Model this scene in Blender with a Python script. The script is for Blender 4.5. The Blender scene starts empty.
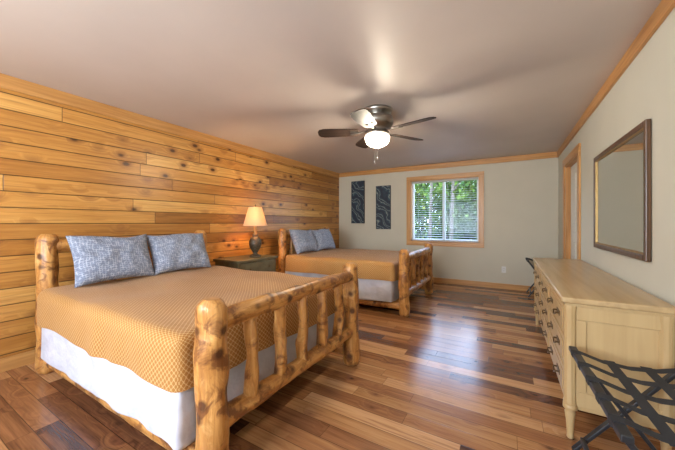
import bpy, math, random
from mathutils import Vector, Matrix, noise
random.seed(7)
D=bpy.data; C=bpy.context
scene=C.scene
# ------------------------------------------------------------------ node helper
class NT:
    def __init__(s,name,rough=0.5,spec=0.5):
        s.m=D.materials.new(name); s.m.use_nodes=True
        s.t=s.m.node_tree; s.b=s.t.nodes['Principled BSDF']; s.out=s.t.nodes['Material Output']
        s.b.inputs['Roughness'].default_value=rough
        s.b.inputs['Specular IOR Level'].default_value=spec
    def n(s,ty): return s.t.nodes.new(ty)
    def set(s,sock,v):
        if hasattr(v,'is_linked') or isinstance(v,bpy.types.NodeSocket): s.t.links.new(v,sock)
        elif isinstance(v,(tuple,list)) and sock.type=='RGBA' and len(v)==3: sock.default_value=(*v,1)
        else: sock.default_value=v
    def math(s,op,a,b=0.0,c=None,clamp=False):
        n=s.n('ShaderNodeMath'); n.operation=op; n.use_clamp=clamp
        s.set(n.inputs[0],a); s.set(n.inputs[1],b)
        if c is not None: s.set(n.inputs[2],c)
        return n.outputs[0]
    def coord(s,kind='Object'):
        return s.n('ShaderNodeTexCoord').outputs[kind]
    def sep(s,v):
        n=s.n('ShaderNodeSeparateXYZ'); s.set(n.inputs[0],v); return n.outputs
    def comb(s,x=0.0,y=0.0,z=0.0):
        n=s.n('ShaderNodeCombineXYZ'); s.set(n.inputs[0],x); s.set(n.inputs[1],y); s.set(n.inputs[2],z); return n.outputs[0]
    def noise(s,v,scale=5,detail=3,rough=.5,dist=0):
        n=s.n('ShaderNodeTexNoise'); s.set(n.inputs['Vector'],v); n.inputs['Scale'].default_value=scale
        n.inputs['Detail'].default_value=detail; n.inputs['Roughness'].default_value=rough; n.inputs['Distortion'].default_value=dist
        return n.outputs['Fac']
    def white(s,v):
        n=s.n('ShaderNodeTexWhiteNoise'); s.set(n.inputs['Vector'],v); return n.outputs['Value'],n.outputs['Color']
    def ramp(s,f,stops):
        n=s.n('ShaderNodeValToRGB'); s.set(n.inputs[0],f); e=n.color_ramp.elements
        while len(e)<len(stops): e.new(.5)
        for i,(p,c) in enumerate(stops):
            e[i].position=p; e[i].color=(*c,1)
        return n.outputs[0]
    def mix(s,f,a,b,mode='MIX'):
        n=s.n('ShaderNodeMix'); n.data_type='RGBA'; n.blend_type=mode
        s.set(n.inputs[0],f); s.set(n.inputs[6],a); s.set(n.inputs[7],b); return n.outputs[2]
    def mr(s,v,a,b,c=0.0,d=1.0):
        n=s.n('ShaderNodeMapRange'); s.set(n.inputs[0],v)
        for i,x in enumerate((a,b,c,d)): n.inputs[i+1].default_value=x
        return n.outputs[0]
    def bump(s,h,strength=.3,dist=.01):
        n=s.n('ShaderNodeBump'); n.inputs['Strength'].default_value=strength; n.inputs['Distance'].default_value=dist
        s.set(n.inputs['Height'],h); s.t.links.new(n.outputs[0],s.b.inputs['Normal'])
    def col(s,c): s.set(s.b.inputs['Base Color'],c)

def plain(name,c,rough=.5,metal=0,spec=.5,var=.06,scale=30):
    t=NT(name,rough,spec); t.b.inputs['Metallic'].default_value=metal
    f=t.noise(t.coord(),scale,3)
    t.col(t.ramp(f,[(.3,tuple(x*(1-var) for x in c)),(.7,tuple(min(1,x*(1+var)) for x in c))]))
    return t.m

def boards(name,ua,va,width,length,stops,darkc,rough,groove,knots=True,vary=.5,gdark=.25,grain_amt=.5,bumpst=.3,hues=None,kth=.62,kr=(.06,.16),streak=.0,kfreq=(5.0,8.0)):
    t=NT(name,rough)
    o=t.sep(t.coord()); u=o[ua]; v=o[va]
    rv=t.math('DIVIDE',v,width); row=t.math('FLOOR',rv); fv=t.math('FRACT',rv)
    rr,_=t.white(t.comb(row,3.3,1.7))
    uu=t.math('ADD',u,t.math('MULTIPLY',rr,7.0))
    cu=t.math('DIVIDE',uu,length); colm=t.math('FLOOR',cu); fu=t.math('FRACT',cu)
    rnd,rc=t.white(t.comb(row,colm,0.5)); rs=t.sep(rc)
    vec=t.comb(t.math('MULTIPLY',uu,kfreq[0]),t.math('MULTIPLY',v,kfreq[1]),0.0)
    vo=t.n('ShaderNodeTexVoronoi'); t.set(vo.inputs['Vector'],vec); vo.inputs['Scale'].default_value=1.0
    vd=vo.outputs['Distance']; vc=t.sep(vo.outputs['Color'])
    pick=t.math('GREATER_THAN',vc[0],kth)
    fall=t.math('MULTIPLY',t.mr(vd,0.0,.55,1.0,0.0),pick)
    core=t.math('MULTIPLY',t.mr(vd,kr[0],kr[1],1.0,0.0),pick)
    halo=t.math('MULTIPLY',t.mr(vd,kr[1],kr[1]*2.2,1.0,0.0),pick)
    gv=t.math('ADD',t.math('MULTIPLY',v,26.0),t.math('MULTIPLY',fall,3.0 if knots else 0.0))
    gvec=t.comb(t.math('ADD',t.math('MULTIPLY',uu,1.3),t.math('MULTIPLY',rnd,40.0)),gv,t.math('MULTIPLY',rs[1],30.0))
    g=t.noise(gvec,1.0,4,.6,.4)
    g2=t.noise(t.comb(t.math('MULTIPLY',uu,5.0),t.math('MULTIPLY',v,150.0),rnd),1.0,3,.6)
    g3=t.noise(t.comb(t.math('MULTIPLY',uu,2.2),t.math('MULTIPLY',v,60.0),rs[2]),1.0,3,.6,.3)
    gg=t.math('ADD',t.math('MULTIPLY',g,.75),t.math('MULTIPLY',g2,.25))
    val=t.math('ADD',t.math('MULTIPLY',t.math('SUBTRACT',gg,.5),grain_amt*2),
              t.math('ADD',.5,t.math('MULTIPLY',t.math('SUBTRACT',rnd,.5),vary*2)),clamp=True)
    c=t.ramp(val,stops)
    if streak: c=t.mix(t.mr(g3,.52,.66,0,streak),c,tuple(min(1,x*3) for x in darkc))
    if hues:
        c=t.mix(t.math('MULTIPLY',t.math('GREATER_THAN',rs[0],hues[1]),hues[2]),c,hues[0],'MULTIPLY')
    if knots:
        c=t.mix(t.math('MULTIPLY',halo,.45),c,tuple(min(1,x*3) for x in darkc))
        c=t.mix(t.math('MULTIPLY',core,.92),c,darkc)
    wv=groove/width; wu=groove*.6/length
    ev=t.math('MINIMUM',fv,t.math('SUBTRACT',1.0,fv)); eu=t.math('MINIMUM',fu,t.math('SUBTRACT',1.0,fu))
    gm=t.math('MINIMUM',t.mr(ev,wv*.4,wv,0,1),t.mr(eu,wu*.4,wu,0,1))
    c=t.mix(t.math('MULTIPLY',t.math('SUBTRACT',1.0,gm),1-gdark),c,tuple(x*.25 for x in darkc))
    t.col(c)
    t.bump(t.math('ADD',gm,t.math('MULTIPLY',gg,.12)),bumpst,.004)
    t.set(t.b.inputs['Roughness'],t.math('ADD',rough-.05,t.math('MULTIPLY',gg,.12)))
    return t.m

def wood(name,axis,lo,hi,rough=.35,k=1.0,kind='Object',spec=.5):
    t=NT(name,rough,spec); o=t.sep(t.coord(kind)); a=[t.math('MULTIPLY',o[i],(1.5 if i==axis else 28.0)*k) for i in range(3)]
    g=t.noise(t.comb(*a),1,4,.6,.5)
    c=t.ramp(g,[(.3,lo),(.65,hi)])
    t.col(c); t.bump(g,.1,.003); return t.m

# ------------------------------------------------------------------ materials
M={}
M['pine']=boards('pine_boards',1,2,.135,2.0,[(0,(.25,.098,.018)),(.3,(.41,.175,.034)),(.6,(.56,.27,.062)),(1,(.74,.43,.13))],(.060,.020,.007),.34,.006,True,.36,.2,.62,.5,kth=.40,kr=(.10,.20),streak=.34,kfreq=(4.6,7.4))
M['floor']=boards('plank_floor',0,1,.115,1.0,[(0,(.060,.023,.012)),(.18,(.17,.068,.028)),(.45,(.33,.145,.056)),(.75,(.48,.25,.10)),(1,(.64,.39,.19))],(.055,.020,.010),.21,.0028,True,.52,.3,.50,.12,hues=((.85,.70,.62),.66,.5),kth=.55,kr=(.05,.15),streak=.45)
M['trimX']=wood('pine_trim_x',0,(.40,.18,.05),(.62,.33,.11))
M['trimY']=wood('pine_trim_y',1,(.38,.17,.045),(.58,.30,.095))
M['trimZ']=wood('pine_trim_z',2,(.40,.18,.05),(.62,.33,.11))
M['wall']=plain('painted_wall',(.57,.53,.42),.7,var=.02,scale=3)
M['wallR']=plain('painted_wall_side',(.56,.545,.455),.65,var=.02,scale=3)
M['ceil']=plain('painted_ceiling',(.60,.535,.485),.5,var=.03,scale=2)
M['white']=plain('white_vinyl',(.7,.7,.68),.4)
M['slat']=plain('blind_slat',(.42,.42,.39),.45)
M['cream']=plain('cream_door',(.62,.58,.48),.5)
t=NT('peeled_log',.36)
uv=t.sep(t.coord('UV'))
g=t.noise(t.comb(t.math('MULTIPLY',uv[0],30),t.math('MULTIPLY',uv[1],4),0.0),1,5,.6,.8)
p=t.noise(t.coord(),9,4,.65,.6)
c=t.ramp(g,[(.25,(.28,.105,.022)),(.5,(.50,.23,.058)),(.75,(.72,.41,.13))])
c=t.mix(t.mr(p,.50,.60,0,.88),c,(.17,.058,.016))
c=t.mix(t.mr(p,.30,.40,.6,0),c,(.77,.47,.18))
vo=t.n('ShaderNodeTexVoronoi'); t.set(vo.inputs['Vector'],t.coord()); vo.inputs['Scale'].default_value=8
c=t.mix(t.mr(vo.outputs['Distance'],.13,.26,.92,0),c,(.07,.022,.008))
t.col(c); t.bump(t.math('ADD',g,p),.4,.012); M['log']=t.m
M['logend']=plain('log_end',(.42,.21,.075),.5,var=.3,scale=20)
t=NT('golden_bedspread',.7,.25); uv=t.sep(t.coord('UV'))
k=math.pi/.028
a=t.math('SINE',t.math('MULTIPLY',t.math('ADD',uv[0],uv[1]),k)); b=t.math('SINE',t.math('MULTIPLY',t.math('SUBTRACT',uv[0],uv[1]),k))
ab=t.math('MULTIPLY',a,b); ab=t.math('ABSOLUTE',ab)
f=t.mr(ab,.08,.34)
n2=t.noise(t.coord(),2.5,2)
c=t.mix(f,(.58,.36,.15),(.35,.155,.030)); c=t.mix(t.mr(n2,.3,.7,0,.2),c,(.31,.14,.027))
t.col(c); t.bump(f,.35,.004); t.b.inputs['Sheen Weight'].default_value=.1; M['spread']=t.m
t=NT('white_cover',.85,.2); f=t.noise(t.coord(),6,4)
t.col(t.ramp(f,[(.3,(.50,.51,.56)),(.7,(.62,.63,.67))])); t.bump(f,.7,.04); M['cloth']=t.m
t=NT('patterned_pillowcase',.85,.2); uv=t.sep(t.coord('UV'))
w1=t.math('SINE',t.math('MULTIPLY',t.math('ADD',uv[0],t.math('MULTIPLY',t.noise(t.coord('UV'),9,2),.05)),340))
w2=t.math('SINE',t.math('MULTIPLY',t.math('ADD',uv[1],t.math('MULTIPLY',t.noise(t.coord('UV'),7,2),.05)),380))
f=t.mr(t.math('MULTIPLY',t.math('MAXIMUM',w1,w2),t.mr(t.noise(t.coord('UV'),38,3),.35,.65)),.1,.7)
t.col(t.mix(f,(.185,.215,.285),(.40,.43,.50))); t.bump(t.noise(t.coord(),9,4),.6,.03); M['pillow']=t.m
M['nickel']=plain('brushed_nickel',(.36,.34,.31),.34,1)
M['bracket']=plain('bracket_nickel',(.12,.11,.10),.5,1)
M['brass']=plain('aged_brass',(.15,.10,.05),.4,1)
M['black']=plain('black_enamel',(.016,.018,.022),.4)
M['strap']=plain('black_webbing',(.020,.021,.025),.8,scale=200)
M['blade']=wood('fan_blade_wood',0,(.020,.012,.009),(.050,.030,.022),.6,kind='UV',spec=.2)
M['bronze']=plain('lamp_bronze',(.08,.065,.045),.4,.4,var=.5,scale=40)
M['olive']=plain('olive_paint',(.12,.10,.05),.45,var=.25,scale=14)
M['cdress']=wood('cream_lacquer',2,(.45,.305,.135),(.53,.37,.175),.38,.5)
M['ctop']=wood('dresser_top_lacquer',1,(.38,.255,.12),(.50,.35,.175),.25,.6)
M['gold']=plain('gold_fillet',(.35,.22,.08),.4,.6)
M['dkwood']=wood('dark_walnut',2,(.045,.020,.009),(.12,.055,.022),.35)
t=NT('mirror_glass',.03); t.b.inputs['Metallic'].default_value=1; t.col((.68,.71,.68)); M['mirror']=t.m
t=NT('wave_art',.6); o=t.coord(); 
n=t.n('ShaderNodeTexWave'); n.wave_type='BANDS'; n.bands_direction='DIAGONAL'; t.set(n.inputs[0],o); n.inputs['Scale'].default_value=2.2; n.inputs['Distortion'].default_value=10; n.inputs['Detail'].default_value=3; n.inputs['Detail Scale'].default_value=1.2
t.col(t.ramp(n.outputs['Fac'],[(0,(.010,.018,.035)),(.5,(.018,.038,.065)),(.68,(.05,.10,.12)),(.80,(.26,.28,.24)),(.88,(.05,.08,.10)),(1,(.012,.022,.04))])); M['art']=t.m
t=NT('window_glass',0.0); 
tr=t.n('ShaderNodeBsdfTransparent'); gl=t.n('ShaderNodeBsdfGlossy'); gl.inputs['Roughness'].default_value=.01
mx=t.n('ShaderNodeMixShader'); mx.inputs[0].default_value=.004; t.t.links.new(tr.outputs[0],mx.inputs[1]); t.t.links.new(gl.outputs[0],mx.inputs[2]); t.t.links.new(mx.outputs[0],t.out.inputs[0]); M['glass']=t.m
def glow(name,colr,st,trans,tc):
    t=NT(name,.4)
    e=t.n('ShaderNodeEmission'); e.inputs[0].default_value=(*colr,1); e.inputs[1].default_value=st
    tr=t.n('ShaderNodeBsdfTransparent'); tr.inputs[0].default_value=(*tc,1)
    df=t.n('ShaderNodeAddShader'); t.b.inputs['Base Color'].default_value=(*tc,1)
    t.t.links.new(e.outputs[0],df.inputs[0]); t.t.links.new(t.b.outputs[0],df.inputs[1])
    mx=t.n('ShaderNodeMixShader'); mx.inputs[0].default_value=trans
    t.t.links.new(df.outputs[0],mx.inputs[1]); t.t.links.new(tr.outputs[0],mx.inputs[2]); t.t.links.new(mx.outputs[0],t.out.inputs[0]); return t.m
M['bowl']=glow('frosted_bowl',(1,.95,.85),.5,.40,(1,.95,.85))
M['shade']=glow('linen_shade',(1,.62,.30),.20,.10,(.66,.42,.23))
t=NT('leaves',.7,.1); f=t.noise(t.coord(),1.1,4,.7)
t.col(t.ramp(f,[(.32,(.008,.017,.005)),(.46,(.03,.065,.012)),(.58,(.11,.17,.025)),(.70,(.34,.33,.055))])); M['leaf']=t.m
M['bark']=plain('bark',(.09,.07,.05),.9,var=.4,scale=12)
M['grass']=plain('grass',(.04,.07,.02),.9,var=.4,scale=3)

# ------------------------------------------------------------------ geometry builder
class B:
    def __init__(s): s.v=[];s.f=[];s.m=[];s.uv=[];s.sm=[];s.mats=[]
    def mi(s,mat):
        if mat not in s.mats: s.mats.append(mat)
        return s.mats.index(mat)
    def add(s,vs,fs,mat,uvs=None,smooth=False):
        o=len(s.v); s.v+= [tuple(x) for x in vs]; k=s.mi(mat)
        for i,f in enumerate(fs):
            s.f.append([o+j for j in f]); s.m.append(k); s.sm.append(smooth)
            s.uv.append(uvs[i] if uvs else [(0,0)]*len(f))
    def box(s,a,b,mat,rot=None,piv=None):
        x0,y0,z0=a;x1,y1,z1=b
        x0,x1=min(x0,x1),max(x0,x1);y0,y1=min(y0,y1),max(y0,y1);z0,z1=min(z0,z1),max(z0,z1)
        vs=[Vector(p) for p in [(x0,y0,z0),(x1,y0,z0),(x1,y1,z0),(x0,y1,z0),(x0,y0,z1),(x1,y0,z1),(x1,y1,z1),(x0,y1,z1)]]
        if rot:
            p=Vector(piv) if piv else Vector(((x0+x1)/2,(y0+y1)/2,(z0+z1)/2)); vs=[rot@(v-p)+p for v in vs]
        s.add(vs,[(0,3,2,1),(4,5,6,7),(0,1,5,4),(1,2,6,5),(2,3,7,6),(3,0,4,7)],mat)
    def beam(s,p0,p1,w,h,mat,up=(0,0,1)):
        p0=Vector(p0);p1=Vector(p1);d=(p1-p0).normalized(); sx=d.cross(Vector(up)).normalized(); u=sx.cross(d)
        vs=[]
        for p in(p0,p1):
            for a,b in((-1,-1),(1,-1),(1,1),(-1,1)): vs.append(p+sx*a*w/2+u*b*h/2)
        s.add(vs,[(3,2,1,0),(4,5,6,7),(0,1,5,4),(1,2,6,5),(2,3,7,6),(3,0,4,7)],mat)
    def lathe(s,prof,c,mat,seg=32,closed=True,axis=None):
        vs=[];fs=[];c=Vector(c)
        q=Vector((0,0,1)).rotation_difference(Vector(axis)) if axis else None
        for r,z in prof:
            for i in range(seg):
                a=2*math.pi*i/seg; p=Vector((r*math.cos(a),r*math.sin(a),z))
                if q: p=q@p
                vs.append(c+p)
        for j in range(len(prof)-1):
            for i in range(seg):
                k=(i+1)%seg; fs.append((j*seg+i,j*seg+k,(j+1)*seg+k,(j+1)*seg+i))
        if closed:
            fs.append(tuple(range(seg-1,-1,-1))); fs.append(tuple((len(prof)-1)*seg+i for i in range(seg)))
        s.add(vs,fs,mat,smooth=True)
    def tube(s,p0,p1,r0,r1,mat,seg=14,rings=None,nz=.0,bend=0.0,seed=0,rnd=.6):
        p0=Vector(p0);p1=Vector(p1);L=(p1-p0).length;d=(p1-p0)/L
        a=d.cross(Vector((0.31,.77,.2))).normalized(); b=d.cross(a)
        rings=rings or max(2,int(L/.035))
        ts=[i/rings for i in range(rings+1)]
        e=min(.3,r0*rnd/L)
        pts=[(0,.55)]+[(e*.35,.85)]+[(e+(1-2*e)*x,1) for x in ts]+[(1-e*.35,.85)]+[(1,.55)]
        rn=random.Random(seed); kn=[(rn.random(),rn.random()*2*math.pi,rn.uniform(.15,.35)) for _ in range(max(1,int(L*7)))]
        ba=rn.random()*6.28
        vs=[];uv=[]
        for t_,sc in pts:
            c=p0+d*(L*t_)+(a*math.cos(ba)+b*math.sin(ba))*bend*math.sin(math.pi*t_)
            for i in range(seg+1):
                an=2*math.pi*i/seg; r=(r0+(r1-r0)*t_)*sc
                if nz:
                    dirv=a*math.cos(an)+b*math.sin(an); q=c*6+dirv*1.2+Vector((seed*3.1,0,0))
                    r*=1+nz*noise.noise(q)*1.6
                    for kt,ka,kh in kn:
                        dt=(t_-kt)*L/(r0*.55); da=(math.cos(an-ka)-1)*4
                        r*=1+nz*2.0*kh*math.exp(-dt*dt+da)
                vs.append(c+(a*math.cos(an)+b*math.sin(an))*r); uv.append((an*r0,t_*L+seed*1.7))
        fs=[];us=[]
        n=seg+1
        for j in range(len(pts)-1):
            for i in range(seg):
                f=(j*n+i,j*n+i+1,(j+1)*n+i+1,(j+1)*n+i); fs.append(f); us.append([uv[k] for k in f])
        s.add(vs,fs,mat,us,True)
        m2=M['logend'] if mat==M['log'] else mat
        s.add([vs[i] for i in range(seg)],[tuple(range(seg-1,-1,-1))],m2)
        o=(len(pts)-1)*n; s.add([vs[o+i] for i in range(seg)],[tuple(range(seg))],m2)
    def rbox(s,a,b,r,mat,step=.05,nz=0.0,ns=3.0,skip_bottom=False,vert=0.0,flare=0.0):
        a=Vector(a);b=Vector(b); fs_def=[(0,1,2,0),(0,1,2,1),(1,2,0,0),(1,2,0,1),(2,0,1,0),(2,0,1,1)]
        for (ui,vi,ni,side) in fs_def:
            if skip_bottom and ni==2 and side==0: continue
            nu=max(3,int((b[ui]-a[ui])/step)); nv=max(3,int((b[vi]-a[vi])/step))
            def dist(n_,lo,hi):
                L=[lo,lo+r*.35,lo+r*.7]; m=n_
                L+= [lo+r+(hi-lo-2*r)*i/m for i in range(m+1)]; L+=[hi-r*.7,hi-r*.35,hi]; return L
            U=dist(nu,a[ui],b[ui]);V=dist(nv,a[vi],b[vi]); vs=[];uvl=[]
            for x in U:
                for y in V:
                    p=Vector((0,0,0)); p[ui]=x;p[vi]=y;p[ni]=b[ni] if side else a[ni]
                    q=Vector([min(max(p[i],a[i]+r),b[i]-r) for i in range(3)])
                    if skip_bottom: q[2]=min(max(p[2],a[2]),b[2]-r)
                    dd=p-q
                    w=(q+dd.normalized()*r) if dd.length>1e-6 else p
                    if skip_bottom and w[2]<a[2]: w[2]=a[2]
                    if nz:
                        nrm=dd.normalized(); w=w+nrm*nz*noise.noise(w*ns)
                        if vert and abs(nrm[2])<.5:
                            h=(b[2]-w[2])/(b[2]-a[2]); al=w[0]+w[1]*1.0
                            w=w+nrm*h*(flare+vert*math.sin(al*17+2*math.sin(al*5)))
                            if h>.8: w[2]+=.008*math.sin(al*6+1)
                    vs.append(w); 
                    uvl.append((x,y) if ni==2 else ((y,x) if ui==2 else (x,y)))
            n=len(V);fs=[];us=[]
            for i in range(len(U)-1):
                for j in range(n-1):
                    f=(i*n+j,(i+1)*n+j,(i+1)*n+j+1,i*n+j+1)
                    if not side: f=f[::-1]
                    fs.append(f);us.append([uvl[k] for k in f])
            s.add(vs,fs,mat,us,True)
    def obj(s,name,parent=None,bevel=0,merge=False,solid=0):
        me=D.meshes.new(name); me.from_pydata(s.v,[],s.f); 
        for m in s.mats: me.materials.append(m)
        me.polygons.foreach_set('material_index',s.m); me.polygons.foreach_set('use_smooth',s.sm)
        ul=me.uv_layers.new(name='UVMap'); fl=[c for u in s.uv for q in u for c in q]; ul.data.foreach_set('uv',fl)
        me.update(); o=D.objects.new(name,me); scene.collection.objects.link(o)
        if merge:
            w=o.modifiers.new('weld','WELD'); w.merge_threshold=.0006
        if solid:
            w=o.modifiers.new('thick','SOLIDIFY'); w.thickness=solid; w.offset=-1
        if bevel:
            bm=o.modifiers.new('bevel','BEVEL'); bm.width=bevel; bm.segments=2; bm.limit_method='ANGLE'; bm.angle_limit=math.radians(40)
        if parent: o.parent=parent
        return o
def empty(name,loc=(0,0,0)):
    e=D.objects.new(name,None); e.empty_display_size=.1; e.location=loc; scene.collection.objects.link(e); return e

# ------------------------------------------------------------------ room
XL,XR,YB,YF,H=-3.58,.75,6.2,-1.5,2.44
def single(name,a,b,mat,bevel=0):
    k=B(); k.box(a,b,mat); return k.obj(name,bevel=bevel)
single('floor',(XL-.15,YF-.15,-.12),(XR+.15,YB+.15,0),M['floor'])
single('ceiling',(XL-.15,YF-.15,H),(XR+.15,YB+.15,H+.12),M['ceil'])
single('wall_left',(XL-.15,YF-.15,0),(XL,YB+.15,H),M['pine'])
WX0,WX1,WZ0,WZ1=-1.80,-.47,.83,2.12
k=B(); k.box((XL,YB,0),(WX0,YB+.15,H),M['wall']);k.box((WX1,YB,0),(XR,YB+.15,H),M['wall'])
k.box((WX0,YB,0),(WX1,YB+.15,WZ0),M['wall']);k.box((WX0,YB,WZ1),(WX1,YB+.15,H),M['wall']); k.obj('wall_back')
DY0,DY1,DZ=4.53,5.50,2.07
single('wall_right',(XR,YF-.15,0),(XR+.15,DY0,H),M['wallR'])
single('wall_right_far',(XR,DY1,0),(XR+.15,YB+.15,H),M['wallR'])
single('wall_right_lintel',(XR,DY0,DZ),(XR+.15,DY1,H),M['wallR'])
# wall behind camera with an unseen opening added for the fill light
RX0,RX1,RZ0,RZ1=-2.6,-.4,.8,2.15
k=B(); k.box((XL,YF-.15,0),(RX0,YF,H),M['wall']);k.box((RX1,YF-.15,0),(XR,YF,H),M['wall']);k.box((RX0,YF-.15,0),(RX1,YF,RZ0),M['wall']);k.box((RX0,YF-.15,RZ1),(RX1,YF,H),M['wall']);k.obj('wall_front')
# trims
single('trim_1',(XL,YF,H-.115),(XL+.022,YB-.022,H),M['trimY'],.003)
single('trim_2',(XL,YB-.022,H-.10),(XR,YB,H),M['trimX'],.003)
single('trim_3',(XR-.022,YF,H-.10),(XR,YB-.022,H),M['trimY'],.003)
single('baseboard_left',(XL,YF,0),(XL+.018,YB-.018,.11),M['trimY'],.003)
single('baseboard_back',(XL,YB-.018,0),(XR,YB,.10),M['trimX'],.003)
k=B(); k.box((XR-.018,YF,0),(XR,DY0-.1,.10),M['trimY']); k.box((XR-.018,DY1+.1,0),(XR,YB-.018,.10),M['trimY']); k.obj('baseboard_right',bevel=.003)
# door
k=B(); k.box((XR-.02,DY0-.1,0),(XR,DY0,DZ),M['trimZ']);k.box((XR-.02,DY1,0),(XR,DY1+.1,DZ),M['trimZ']);k.box((XR-.022,DY0-.1,DZ),(XR,DY1+.1,DZ+.1),M['trimY']); k.obj('trim_4',bevel=.003)
d=empty('door_1')
k=B(); k.box((XR+.001,DY0+.001,0),(XR+.149,DY0+.02,DZ-.001),M['trimZ']);k.box((XR+.001,DY1-.02,0),(XR+.149,DY1-.001,DZ-.001),M['trimZ']);k.box((XR+.001,DY0+.02,DZ-.02),(XR+.149,DY1-.02,DZ-.001),M['trimY']); k.obj('jamb',d)
k=B(); k.box((XR+.06,DY0+.022,.01),(XR+.10,DY1-.022,DZ-.022),M['cream'])
for z0,z1 in((.25,.95),(1.1,1.9)):
    for y0,y1 in((DY0+.13,4.96),(5.07,DY1-.13)): k.box((XR+.052,y0,z0),(XR+.06,y1,z1),M['cream'])
k.obj('leaf',d,.006)
k=B(); k.lathe([(.03,0),(.03,.008),(.012,.012),(.012,.03),(.028,.038),(.03,.048),(.02,.058)],(XR+.06,DY0+.09,.98),M['nickel'],20,axis=(-1,0,0)); k.obj('knob',d)
# window
w=empty('window_1')
k=B(); T=.085
k.box((WX0-T,YB-.022,WZ0),(WX0,YB,WZ1),M['trimZ']);k.box((WX1,YB-.022,WZ0),(WX1+T,YB,WZ1),M['trimZ'])
k.box((WX0-T,YB-.024,WZ1),(WX1+T,YB,WZ1+T),M['trimX']);k.box((WX0-T,YB-.024,WZ0-T),(WX1+T,YB,WZ0),M['trimX'])
k.box((WX0,YB,WZ0),(WX0+.012,YB+.09,WZ1),M['trimZ']);k.box((WX1-.012,YB,WZ0),(WX1,YB+.09,WZ1),M['trimZ']);k.box((WX0+.012,YB,WZ1-.012),(WX1-.012,YB+.09,WZ1),M['trimX']);k.box((WX0+.012,YB,WZ0),(WX1-.012,YB+.09,WZ0+.012),M['trimX'])
k.obj('casing',w,.003)
k=B(); a0,a1,b0,b1=WX0+.012,WX1-.012,WZ0+.012,WZ1-.012; s_=.035
k.box((a0,YB+.09,b0),(a0+s_,YB+.14,b1),M['white']);k.box((a1-s_,YB+.09,b0),(a1,YB+.14,b1),M['white']);k.box((a0,YB+.09,b0),(a1,YB+.14,b0+s_),M['white']);k.box((a0,YB+.09,b1-s_),(a1,YB+.14,b1),M['white'])
cx=(a0+a1)/2; k.box((cx-.025,YB+.085,b0),(cx+.025,YB+.14,b1),M['white']); k.obj('sash',w,.003)
k=B(); k.box((a0,YB+.112,b0),(a1,YB+.116,b1),M['glass']); k.obj('pane',w)
bl=empty('window_blinds')
k=B(); z=b0+.05; R=Matrix.Rotation(math.radians(7),3,'X')
while z<b1-.05:
    k.box((a0+.01,YB+.028,z-.0012),(a1-.01,YB+.068,z+.0012),M['slat'],R); z+=.046
k.box((a0+.005,YB+.022,b1-.045),(a1-.005,YB+.072,b1-.002),M['slat']); k.box((a0+.01,YB+.03,b0+.01),(a1-.01,YB+.064,b0+.028),M['slat'])
for x in(a0+.15,cx,a1-.15): k.box((x-.0015,YB+.024,b0+.02),(x+.0015,YB+.0255,b1-.03),M['slat'])
k.obj('slats',bl)
w=empty('added_rear_window'); k=B()  # casing of the unseen rear opening, added to hold the fill light
k.box((RX0-T,YF,RZ0-T),(RX0,YF+.022,RZ1+T),M['trimZ']);k.box((RX1,YF,RZ0-T),(RX1+T,YF+.022,RZ1+T),M['trimZ']);k.box((RX0,YF,RZ1),(RX1,YF+.022,RZ1+T),M['trimX']);k.box((RX0,YF,RZ0-T),(RX1,YF+.022,RZ0),M['trimX']); k.obj('casing',w,.003)

# ------------------------------------------------------------------ beds
def log_bed(y0,sd):
    e=empty('log_bed'); L=M['log']; ya,yb=y0+.86,y0+2.23; xf,xh=-1.17,-3.25
    k=B()
    k.tube((xf,ya,0),(xf,ya,.875),.072,.066,L,20,nz=.15,seed=sd+1,bend=.006)
    k.tube((xf,yb,0),(xf,yb,.875),.068,.064,L,20,nz=.15,seed=sd+2)
    k.tube((xf,ya+.02,.765),(xf,yb-.02,.765),.050,.046,L,16,nz=.13,seed=sd+3,bend=.006)
    k.tube((xf,ya+.02,.29),(xf,yb-.02,.29),.050,.046,L,16,nz=.13,seed=sd+4,bend=.006)
    for i in range(5):
        y=ya+(yb-ya)*(i+1)/6; k.tube((xf,y,.30),(xf,y,.75),.037,.033,L,14,nz=.30,seed=sd+5+i,bend=.012,rings=22)
    k.obj('footboard',e)
    k=B()
    k.tube((xh,ya,0),(xh,ya,1.13),.072,.066,L,18,nz=.12,seed=sd+21)
    k.tube((xh,yb,0),(xh,yb,1.13),.068,.064,L,18,nz=.12,seed=sd+22)
    k.tube((xh,ya+.02,1.03),(xh,yb-.02,1.03),.052,.048,L,16,nz=.08,seed=sd+23)
    k.tube((xh,ya+.02,.50),(xh,yb-.02,.50),.045,.045,L,16,nz=.08,seed=sd+24)
    for i in range(5):
        y=ya+(yb-ya)*(i+1)/6; k.tube((xh,y,.51),(xh,y,1.02),.034,.032,L,12,nz=.1,seed=sd+25+i)
    k.obj('headboard',e)
    k=B()
    for y in(ya,yb): k.tube((xh+.04,y,.115),(xf-.04,y,.115),.045,.045,L,14,nz=.06,seed=sd+31)
    for i in range(5):
        x=-3.05+i*.42; k.box((x,ya,.135),(x+.08,yb,.155),L)
    k.obj('side_rails',e)
    k=B(); k.rbox((-3.14,y0+.785,.158),(-1.315,y0+2.31,.47),.025,M['cloth'],.06,nz=.02,ns=5); k.obj('box_spring',e,merge=True)
    k=B(); k.rbox((-3.13,y0+.82,.44),(-1.34,y0+2.28,.675),.05,M['cloth'],.1); k.obj('mattress',e,merge=True)
    return e
def spread(y0,par):
    k=B(); k.rbox((-3.145,y0+.765,.45),(-1.285,y0+2.33,.705),.06,M['spread'],.04,nz=.022,ns=2.6,skip_bottom=True,vert=.007,flare=.008)
    return k.obj('bedspread',par,merge=True)
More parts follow.
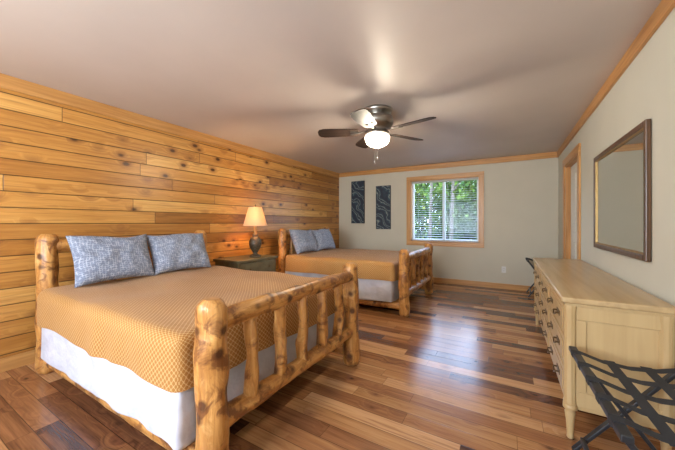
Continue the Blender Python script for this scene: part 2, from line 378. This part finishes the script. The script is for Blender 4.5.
def pillow(c,W,Hh,T,tilt,yaw,sd):
    n=26;k=B();vs=[];fs=[];us=[];uvs=[]
    rx=Matrix.Rotation(yaw,3,'Z')@Matrix.Rotation(-tilt,3,'Y')
    for side in(1,-1):
        o=len(vs)
        for i in range(n+1):
            for j in range(n+1):
                u=i/n*2-1;v=j/n*2-1
                pu=u*W/2*(1-.07*(1-v*v)*abs(u)**2); pv=v*Hh/2*(1-.10*(1-u*u)*abs(v)**2)
                th=T/2*((1-abs(u)**2.6)*(1-abs(v)**2.6))**.45
                th+= .026*noise.noise(Vector((u*2.6+sd,v*2.6,side)))*(1-u**4)*(1-v**4)
                pv-=.012*math.sin(u*3+sd)*(v+1)/2
                p=Vector((side*(th+.003),pu,pv)); vs.append(rx@p+Vector(c)); uvs.append((pu+sd,pv))
        for i in range(n):
            for j in range(n):
                f=(o+i*(n+1)+j,o+(i+1)*(n+1)+j,o+(i+1)*(n+1)+j+1,o+i*(n+1)+j+1)
                if side<0:f=f[::-1]
                fs.append(f);us.append([uvs[q] for q in f])
    m=n+1;o2=m*m
    bd=[i*m for i in range(m)]+[n*m+j for j in range(1,m)]+[i*m+n for i in range(n-1,-1,-1)]+[j for j in range(n-1,0,-1)]
    for q in range(len(bd)):
        a=bd[q];b=bd[(q+1)%len(bd)]; f=(b,a,a+o2,b+o2); fs.append(f); us.append([uvs[x%o2] for x in f])
    k.add(vs,fs,M['pillow'],us,True); return k.obj('pillow')
for y0,sd,pa,pb in((0,0,1.235,1.84),(2.88,50,1.15,1.74)):
    e=log_bed(y0,sd); spread(y0,e)
    pillow((-3.015,y0+pa,.912),.62,.43,.18,math.radians(22),math.radians(2),sd+.3)
    pillow((-3.02,y0+pb,.912),.62,.43,.18,math.radians(24),math.radians(-2),sd+4.1)

# ------------------------------------------------------------------ nightstand
e=empty('nightstand'); x0,x1,y0,y1=-3.54,-3.02,2.62,3.38
k=B(); O=M['olive']; k.box((x0,y0,.69),(x1,y1,.72),O); k.box((x0+.02,y0+.02,.12),(x1-.03,y1-.02,.69),O)
for y in(y0+.03,y1-.07):
    for x in(x0+.03,x1-.075): k.box((x,y,0),(x+.04,y+.04,.12),O)
k.obj('carcass',e,.006)
k=B()
for i in range(3):
    z=.145+i*.18; k.box((x1-.03,y0+.05,z),(x1-.014,y1-.05,z+.165),O)
k.obj('drawers',e,.005)
k=B()
for i in range(3):
    for y in(y0+.2,y1-.2): k.lathe([(.006,0),(.006,.012),(.014,.018),(.014,.024),(.006,.03)],(x1-.014,y,.23+i*.18),M['brass'],14,axis=(1,0,0))
k.obj('knobs',e)
# lamp
lx,ly,lz=-3.25,3.13,.721
e=empty('table_lamp',(lx,ly,lz))
k=B(); k.lathe([(.0,0),(.085,0),(.088,.012),(.075,.022),(.04,.035),(.03,.05),(.045,.075),(.078,.13),(.092,.19),(.086,.245),(.06,.285),(.035,.305),(.045,.315),(.045,.325),(.022,.34),(.018,.40),(.012,.41),(.01,.47),(0,.47)],(0,0,0),M['bronze'],32,False)
k.obj('base',e)
k=B(); k.lathe([(.175,.46),(.095,.735)],(0,0,0),M['shade'],40,False); k.lathe([(.177,.457),(.177,.466),(.173,.466),(.173,.457)],(0,0,0),M['shade'],40,False); k.obj('shade',e)
k=B(); k.lathe([(.0,.47),(.012,.48),(.03,.53),(.025,.56),(0,.575)],(0,0,0),M['bowl'],16,False)
k.lathe([(0,.745),(.006,.745),(.012,.755),(.004,.775),(0,.777)],(0,0,0),M['brass'],12,False)
for a in range(3):
    an=a*2.094; k.beam((0,0,.733),(.095*math.cos(an),.095*math.sin(an),.733),.003,.003,M['brass'])
for sg in(-1,1):
    k.beam((0,.012*sg,.47),(0,.05*sg,.52),.003,.003,M['brass'],(1,0,0)); k.beam((0,.05*sg,.52),(0,.05*sg,.62),.003,.003,M['brass'],(1,0,0)); k.beam((0,.05*sg,.62),(0,0,.74),.003,.003,M['brass'],(1,0,0))
k.obj('bulb_and_harp',e)

# ------------------------------------------------------------------ dresser
e=empty('dresser'); e.scale=(1,1,1.025); x0,x1,y0,y1=.262,.728,2.05,4.25; Cm=M['cdress']
k=B(); k.rbox((x0,y0,.752),(x1,y1,.785),.010,M['ctop'],.5); k.box((x0+.018,y0+.018,.738),(x1-.002,y1-.018,.752),Cm); k.obj('top',e,merge=True)
k=B(); bx=x0+.04; k.box((bx,y0+.04,.19),(x1-.005,y1-.04,.738),Cm)
for ys,s2 in((y0+.04,-1),(y1-.04,1)):
    a=ys;b=ys+s2*.010
    k.box((bx+.03,a,.66),(x1-.01,b,.735),Cm);k.box((bx+.03,a,.19),(x1-.01,b,.27),Cm);k.box((bx+.03,a,.27),(bx+.075,b,.66),Cm);k.box((x1-.055,a,.27),(x1-.01,b,.66),Cm)
for z in(.19,.365,.545,.725): k.box((bx-.012,y0+.06,z),(bx,y1-.06,z+.012),Cm)
cols=[y0+.075,y0+.075+(y1-y0-.15)/3,y0+.075+2*(y1-y0-.15)/3,y1-.075]
for c_ in cols: k.box((bx-.014,c_-.012,.19),(bx,c_+.012,.738),Cm)
k.box((bx-.008,y0+.06,.165),(bx+.01,y1-.06,.20),Cm); k.box((bx+.03,y0+.042,.165),(x1-.03,y0+.06,.20),Cm)
k.obj('carcass',e,.004)
k=B()
for ci in range(3):
    for ri in range(3):
        z=.207+ri*.179; k.box((bx-.016,cols[ci]+.016,z),(bx,cols[ci+1]-.016,z+.153),Cm); k.box((bx-.022,cols[ci]+.04,z+.022),(bx-.016,cols[ci+1]-.04,z+.131),Cm)
k.obj('drawers',e,.004)
k=B()
for ci in range(3):
    for ri in range(3):
        z=.207+ri*.179+.078
        for fr in(.27,.73):
            y=cols[ci]+(cols[ci+1]-cols[ci])*fr
            k.box((bx-.026,y-.055,z-.014),(bx-.022,y+.055,z+.014),M['brass'])
            for s2 in(-1,1): k.beam((bx-.022,y+s2*.04,z),(bx-.044,y+s2*.04,z),.008,.008,M['brass'])
            k.beam((bx-.044,y-.042,z-.004),(bx-.046,y,z-.02),.007,.007,M['brass'],(1,0,0)); k.beam((bx-.046,y,z-.02),(bx-.044,y+.042,z-.004),.007,.007,M['brass'],(1,0,0))
k.obj('handles',e)
k=B()
for x in(x0+.045,x1-.04):
    for y in(y0+.045,y1-.045):
        seg=40;vs=[];pr=[(.19,1),(.20,1.12),(.215,1),(.70,1),(.712,1.12),(.738,1.12)]
        for z,sc in pr:
            for i in range(seg):
                a=2*math.pi*i/seg; r=.030*sc*(1-.09*(0.5+.5*math.cos(a*10))); vs.append((x+r*math.cos(a),y+r*math.sin(a),z))
        fs=[(j*seg+i,j*seg+(i+1)%seg,(j+1)*seg+(i+1)%seg,(j+1)*seg+i) for j in range(len(pr)-1) for i in range(seg)]
        k.add(vs,fs,Cm,smooth=True)
        k.lathe([(.012,0),(.017,.006),(.015,.02),(.020,.10),(.026,.145),(.020,.155),(.034,.168),(.034,.19),(.02,.192)],(x,y,0),Cm,20)
k.obj('posts_and_legs',e)

# ------------------------------------------------------------------ luggage racks
def rack(cx,cy,wx,ly,h,rot):
    e=empty('luggage_rack',(cx,cy,0)); e.rotation_euler=(0,0,rot); k=B(); Bk=M['black']
    hx=wx/2;hy=ly/2
    for s2 in(-1,1):
        k.beam((s2*hx,-hy,h),(s2*hx,hy,h),.034,.024,Bk)
        off=.012*s2
        for yy in(-hy+.03+off,hy-.03+off): k.beam((s2*hx,yy,h-.005),(-s2*hx,yy,.008),.018,.032,Bk,(0,1,0))
        k.beam((-s2*hx*.82,-hy+.03,.085),(-s2*hx*.82,hy-.03,.085),.02,.024,Bk)
    k.obj('frame',e,.004)
    k=B(); n=5
    for i in range(n):
        y=-hy+.09+(ly-.18)*i/(n-1); pts=[(-hx-.018,h-.01),(-hx-.018,h+.014),(-hx+.02,h+.013),(-hx*.5,h-.012),(0,h-.022),(hx*.5,h-.012),(hx-.02,h+.013),(hx+.018,h+.014),(hx+.018,h-.01)]
        for a,b in zip(pts[:-1],pts[1:]): k.beam((a[0],y,a[1]),(b[0],y,b[1]),.042,.0025,M['strap']) if abs(a[0]-b[0])>.001 else k.beam((a[0],y,a[1]),(b[0],y,b[1]),.0025,.042,M['strap'],(0,1,0))
    for x in(-hx*.33,hx*.33): k.beam((x,-hy+.06,h-.014),(x,hy-.06,h-.014),.04,.0025,M['strap'])
    k.obj('straps',e)
rack(.512,1.62,.40,.76,.545,math.radians(1.5))
rack(.49,5.88,.40,.46,.60,0)

# ------------------------------------------------------------------ wall mirror
e=empty('wall_mirror'); ya,yb,za,zb=2.46,3.70,.985,1.85; x=XR
k=B(); f=.038
k.box((x-.03,ya,za),(x-.002,ya+f,zb),M['dkwood']);k.box((x-.03,yb-f,za),(x-.002,yb,zb),M['dkwood']);k.box((x-.03,ya+f,za),(x-.002,yb-f,za+f),M['dkwood']);k.box((x-.03,ya+f,zb-f),(x-.002,yb-f,zb),M['dkwood']); k.obj('frame',e,.006)
k=B(); a,b,c_,d_=ya+f,yb-f,za+f,zb-f; g_=.012
k.box((x-.024,a,c_),(x-.012,a+g_,d_),M['gold']);k.box((x-.024,b-g_,c_),(x-.012,b,d_),M['gold']);k.box((x-.024,a+g_,c_),(x-.012,b-g_,c_+g_),M['gold']);k.box((x-.024,a+g_,d_-g_),(x-.012,b-g_,d_),M['gold']);k.obj('fillet',e,.002)
k=B(); k.box((x-.014,a,c_),(x-.004,b,d_),M['mirror']); k.obj('glass',e)

# ------------------------------------------------------------------ art
for x0,x1,z0,z1 in((-3.21,-2.89,1.22,2.20),(-2.58,-2.25,1.09,2.05)):
    e=empty('wall_art'); k=B(); k.box((x0,YB-.035,z0),(x1,YB-.003,z1),M['art']); k.obj('canvas',e,.003)
    k=B()
    for a in((x0-.008,z0-.008,x1+.008,z0),(x0-.008,z1,x1+.008,z1+.008),(x0-.008,z0,x0,z1),(x1,z0,x1+.008,z1)): k.box((a[0],YB-.04,a[1]),(a[2],YB-.002,a[3]),M['black'])
    k.obj('frame',e)
# outlet
for ox in(-.06,):
    e=empty('power_outlet'); k=B(); k.box((ox-.036,YB-.007,.30),(ox+.036,YB-.001,.415),M['white']); k.obj('plate',e,.002)
    k=B()
    for z in(.335,.38):
        k.box((ox-.016,YB-.009,z-.014),(ox+.016,YB-.007,z+.014),M['white']); 
        for dx in(-.007,.007): k.box((ox+dx-.0012,YB-.0096,z-.004),(ox+dx+.0012,YB-.009,z+.007),M['black'])
    k.obj('sockets',e)

# ------------------------------------------------------------------ ceiling fan
fx,fy=-1.215,2.93
e=empty('ceiling_fan',(fx,fy,0))
k=B(); k.lathe([(0,H-.001),(.155,H-.001),(.16,H-.02),(.15,H-.04),(.10,H-.055),(.10,H-.075),(.165,H-.09),(.172,H-.12),(.17,H-.155),(.15,H-.185),(.11,H-.205),(.10,H-.235),(.130,H-.25),(.134,H-.268),(.128,H-.275),(0,H-.275)],(0,0,0),M['nickel'],48,False); k.obj('motor_housing',e)
zb=2.205
for i in range(5):
    an=math.radians(60.3+72*i); R=Matrix.Rotation(an,3,'Z')@Matrix.Rotation(math.radians(13),3,'X')
    k=B(); pts=[(.20,.048),(.24,.066),(.35,.075),(.50,.082),(.58,.082),(.625,.068),(.645,.03)]
    out=[(x,y) for x,y in pts]+[(x,-y) for x,y in reversed(pts)]
    vs=[];n=len(out)
    for zz in(.004,-.004):
        for x,y in out: vs.append(R@Vector((x,y,zz))+Vector((0,0,zb)))
    uvt=[(x,y) for x,y in out]
    k.add(vs,[tuple(range(n)),tuple(range(2*n-1,n-1,-1))]+[(j+n,(j+1)%n+n,(j+1)%n,j) for j in range(n)],M['blade'],[uvt,uvt[::-1]]+[[(0,0)]*4]*n)
    k.obj('blade_%d'%(i+1),e)
    k=B()
    def q(x,y,z): return R@Vector((x,y,z))+Vector((0,0,zb))
    k.beam(Matrix.Rotation(an,3,'Z')@Vector((.10,0,zb+.015)),q(.19,0,-.008),.028,.008,M['bracket'])
    k.beam(q(.18,0,-.008),q(.29,.028,-.008),.022,.006,M['bracket']);k.beam(q(.18,0,-.008),q(.29,-.028,-.008),.022,.006,M['bracket'])
    k.obj('bracket_%d'%(i+1),e)
k=B(); k.lathe([(.128,2.163),(.132,2.14),(.125,2.105),(.105,2.072),(.07,2.048),(.03,2.038),(0,2.037)],(0,0,0),M['bowl'],40,False); k.obj('light_bowl',e)
k=B(); k.lathe([(0,2.037),(.010,2.035),(.012,2.02),(.004,2.01),(0,2.008)],(0,0,0),M['nickel'],12,False)
for ox,oy,zl in((.0,.0,1.93),(.03,-.140,1.86)):
    k.tube((ox,oy,zl),(ox,oy,2.17 if oy else 2.01),.0018,.0018,M['nickel'],6,rings=3)
    k.lathe([(0,zl-.03),(.006,zl-.026),(.007,zl-.012),(.003,zl),(0,zl)],(ox,oy,0),M['nickel'],10,False)
k.obj('pull_chains',e)

# ------------------------------------------------------------------ outdoors
single('lawn',(-30,YB+.6,-.8),(30,60,-.62),M['grass'])
def tree(x,y,h,r,nl,sd,tr=.13):
    rn=random.Random(sd); e=empty('tree',(x,y,-.6))
    k=B(); k.tube((0,0,0),(.1,0,h),tr,.05,M['bark'],10,nz=.1,seed=sd,rings=20)
    for i in range(6):
        z=.7+i*(h-1)/6; a=rn.random()*6.28; k.tube((.02,0,z),(math.cos(a)*r*.7,math.sin(a)*r*.7,z+.4),.035,.012,M['bark'],6,rings=6)
    k.obj('trunk',e)
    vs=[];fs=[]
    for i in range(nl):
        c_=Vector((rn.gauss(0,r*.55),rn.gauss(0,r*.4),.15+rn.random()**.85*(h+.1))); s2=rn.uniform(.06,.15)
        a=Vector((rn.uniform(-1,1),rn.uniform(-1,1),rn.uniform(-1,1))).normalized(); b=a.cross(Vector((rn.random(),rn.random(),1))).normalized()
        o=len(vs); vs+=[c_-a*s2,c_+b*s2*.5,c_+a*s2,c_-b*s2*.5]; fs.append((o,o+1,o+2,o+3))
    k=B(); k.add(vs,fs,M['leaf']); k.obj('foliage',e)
sd=100
for (yy,hh,xs) in ((14.0,3.75,[-8.5,-6.8,-5.3,-3.9,-2.7,-1.5,-.3,1.0,2.6,4.4]),(16.5,4.2,[-9,-7.2,-5.6,-4.4,-3.2,-2.0,-.8,.5,2.0,4.0]),(19,4.7,[-9,-7,-5.2,-3.8,-2.4,-1.1,.4,2.2])):
    for x in xs:
        sd+=1; rn=random.Random(sd); tree(x+rn.uniform(-.3,.3),yy+rn.uniform(-.5,.5),hh+rn.uniform(-.5,.15),1.15,1900,sd,rn.uniform(.06,.14))
for x,y in((-2.6,11.4),(-1.75,10.9)):
    sd+=1; tree(x,y,3.6,.5,120,sd,.07)
# ------------------------------------------------------------------ lights
wd=D.worlds.new('sky'); scene.world=wd; wd.use_nodes=True; nt=wd.node_tree; bg=nt.nodes['Background']
tc=nt.nodes.new('ShaderNodeTexCoord'); sp=nt.nodes.new('ShaderNodeSeparateXYZ'); rp=nt.nodes.new('ShaderNodeValToRGB')
nt.links.new(tc.outputs['Generated'],sp.inputs[0]); nt.links.new(sp.outputs[2],rp.inputs[0])
rp.color_ramp.elements[0].color=(.72,.86,1,1); rp.color_ramp.elements[1].color=(.30,.50,1,1); rp.color_ramp.elements[1].position=.8
nt.links.new(rp.outputs[0],bg.inputs[0]); bg.inputs[1].default_value=14
def light(name,ty,loc,energy,color,**kw):
    l=D.lights.new(name,ty); l.energy=energy; l.color=color
    o=D.objects.new(name,l); o.location=loc; scene.collection.objects.link(o)
    for a,v in kw.items():
        if a=='rot': o.rotation_euler=v
        else: setattr(l,a,v)
    return o,l
o,l=light('window_portal','AREA',((WX0+WX1)/2,YB+.16,(WZ0+WZ1)/2),1,(1,1,1),shape='RECTANGLE',size=1.35,size_y=1.3,rot=(math.radians(-90),0,0)); l.cycles.is_portal=True
light('rear_fill_light','AREA',((RX0+RX1)/2,YF-.06,(RZ0+RZ1)/2),84,(1,.975,.94),shape='RECTANGLE',size=RX1-RX0-.04,size_y=RZ1-RZ0-.04,rot=(math.radians(90),0,0))  # added interior fill from behind the camera, set in the rear opening
for i in range(3):
    a=i*2.094+.4; light('fan_bulb_%d'%(i+1),'POINT',(fx+.06*math.cos(a),fy+.06*math.sin(a),2.115),44,(1,.92,.80),shadow_soft_size=.025)
light('lamp_bulb','POINT',(lx,ly,lz+.60),17,(1,.60,.28),shadow_soft_size=.035)

# ------------------------------------------------------------------ camera
cd=D.cameras.new('camera'); cam=D.objects.new('camera',cd); scene.collection.objects.link(cam); scene.camera=cam
cam.location=(0,0,1.22); cam.rotation_euler=(math.radians(90),0,math.radians(30.3)); cd.lens=36*291/675; cd.sensor_width=36; cd.shift_y=-2/675; cd.clip_start=.02
scene.view_settings.view_transform='Standard'; scene.view_settings.look='None'
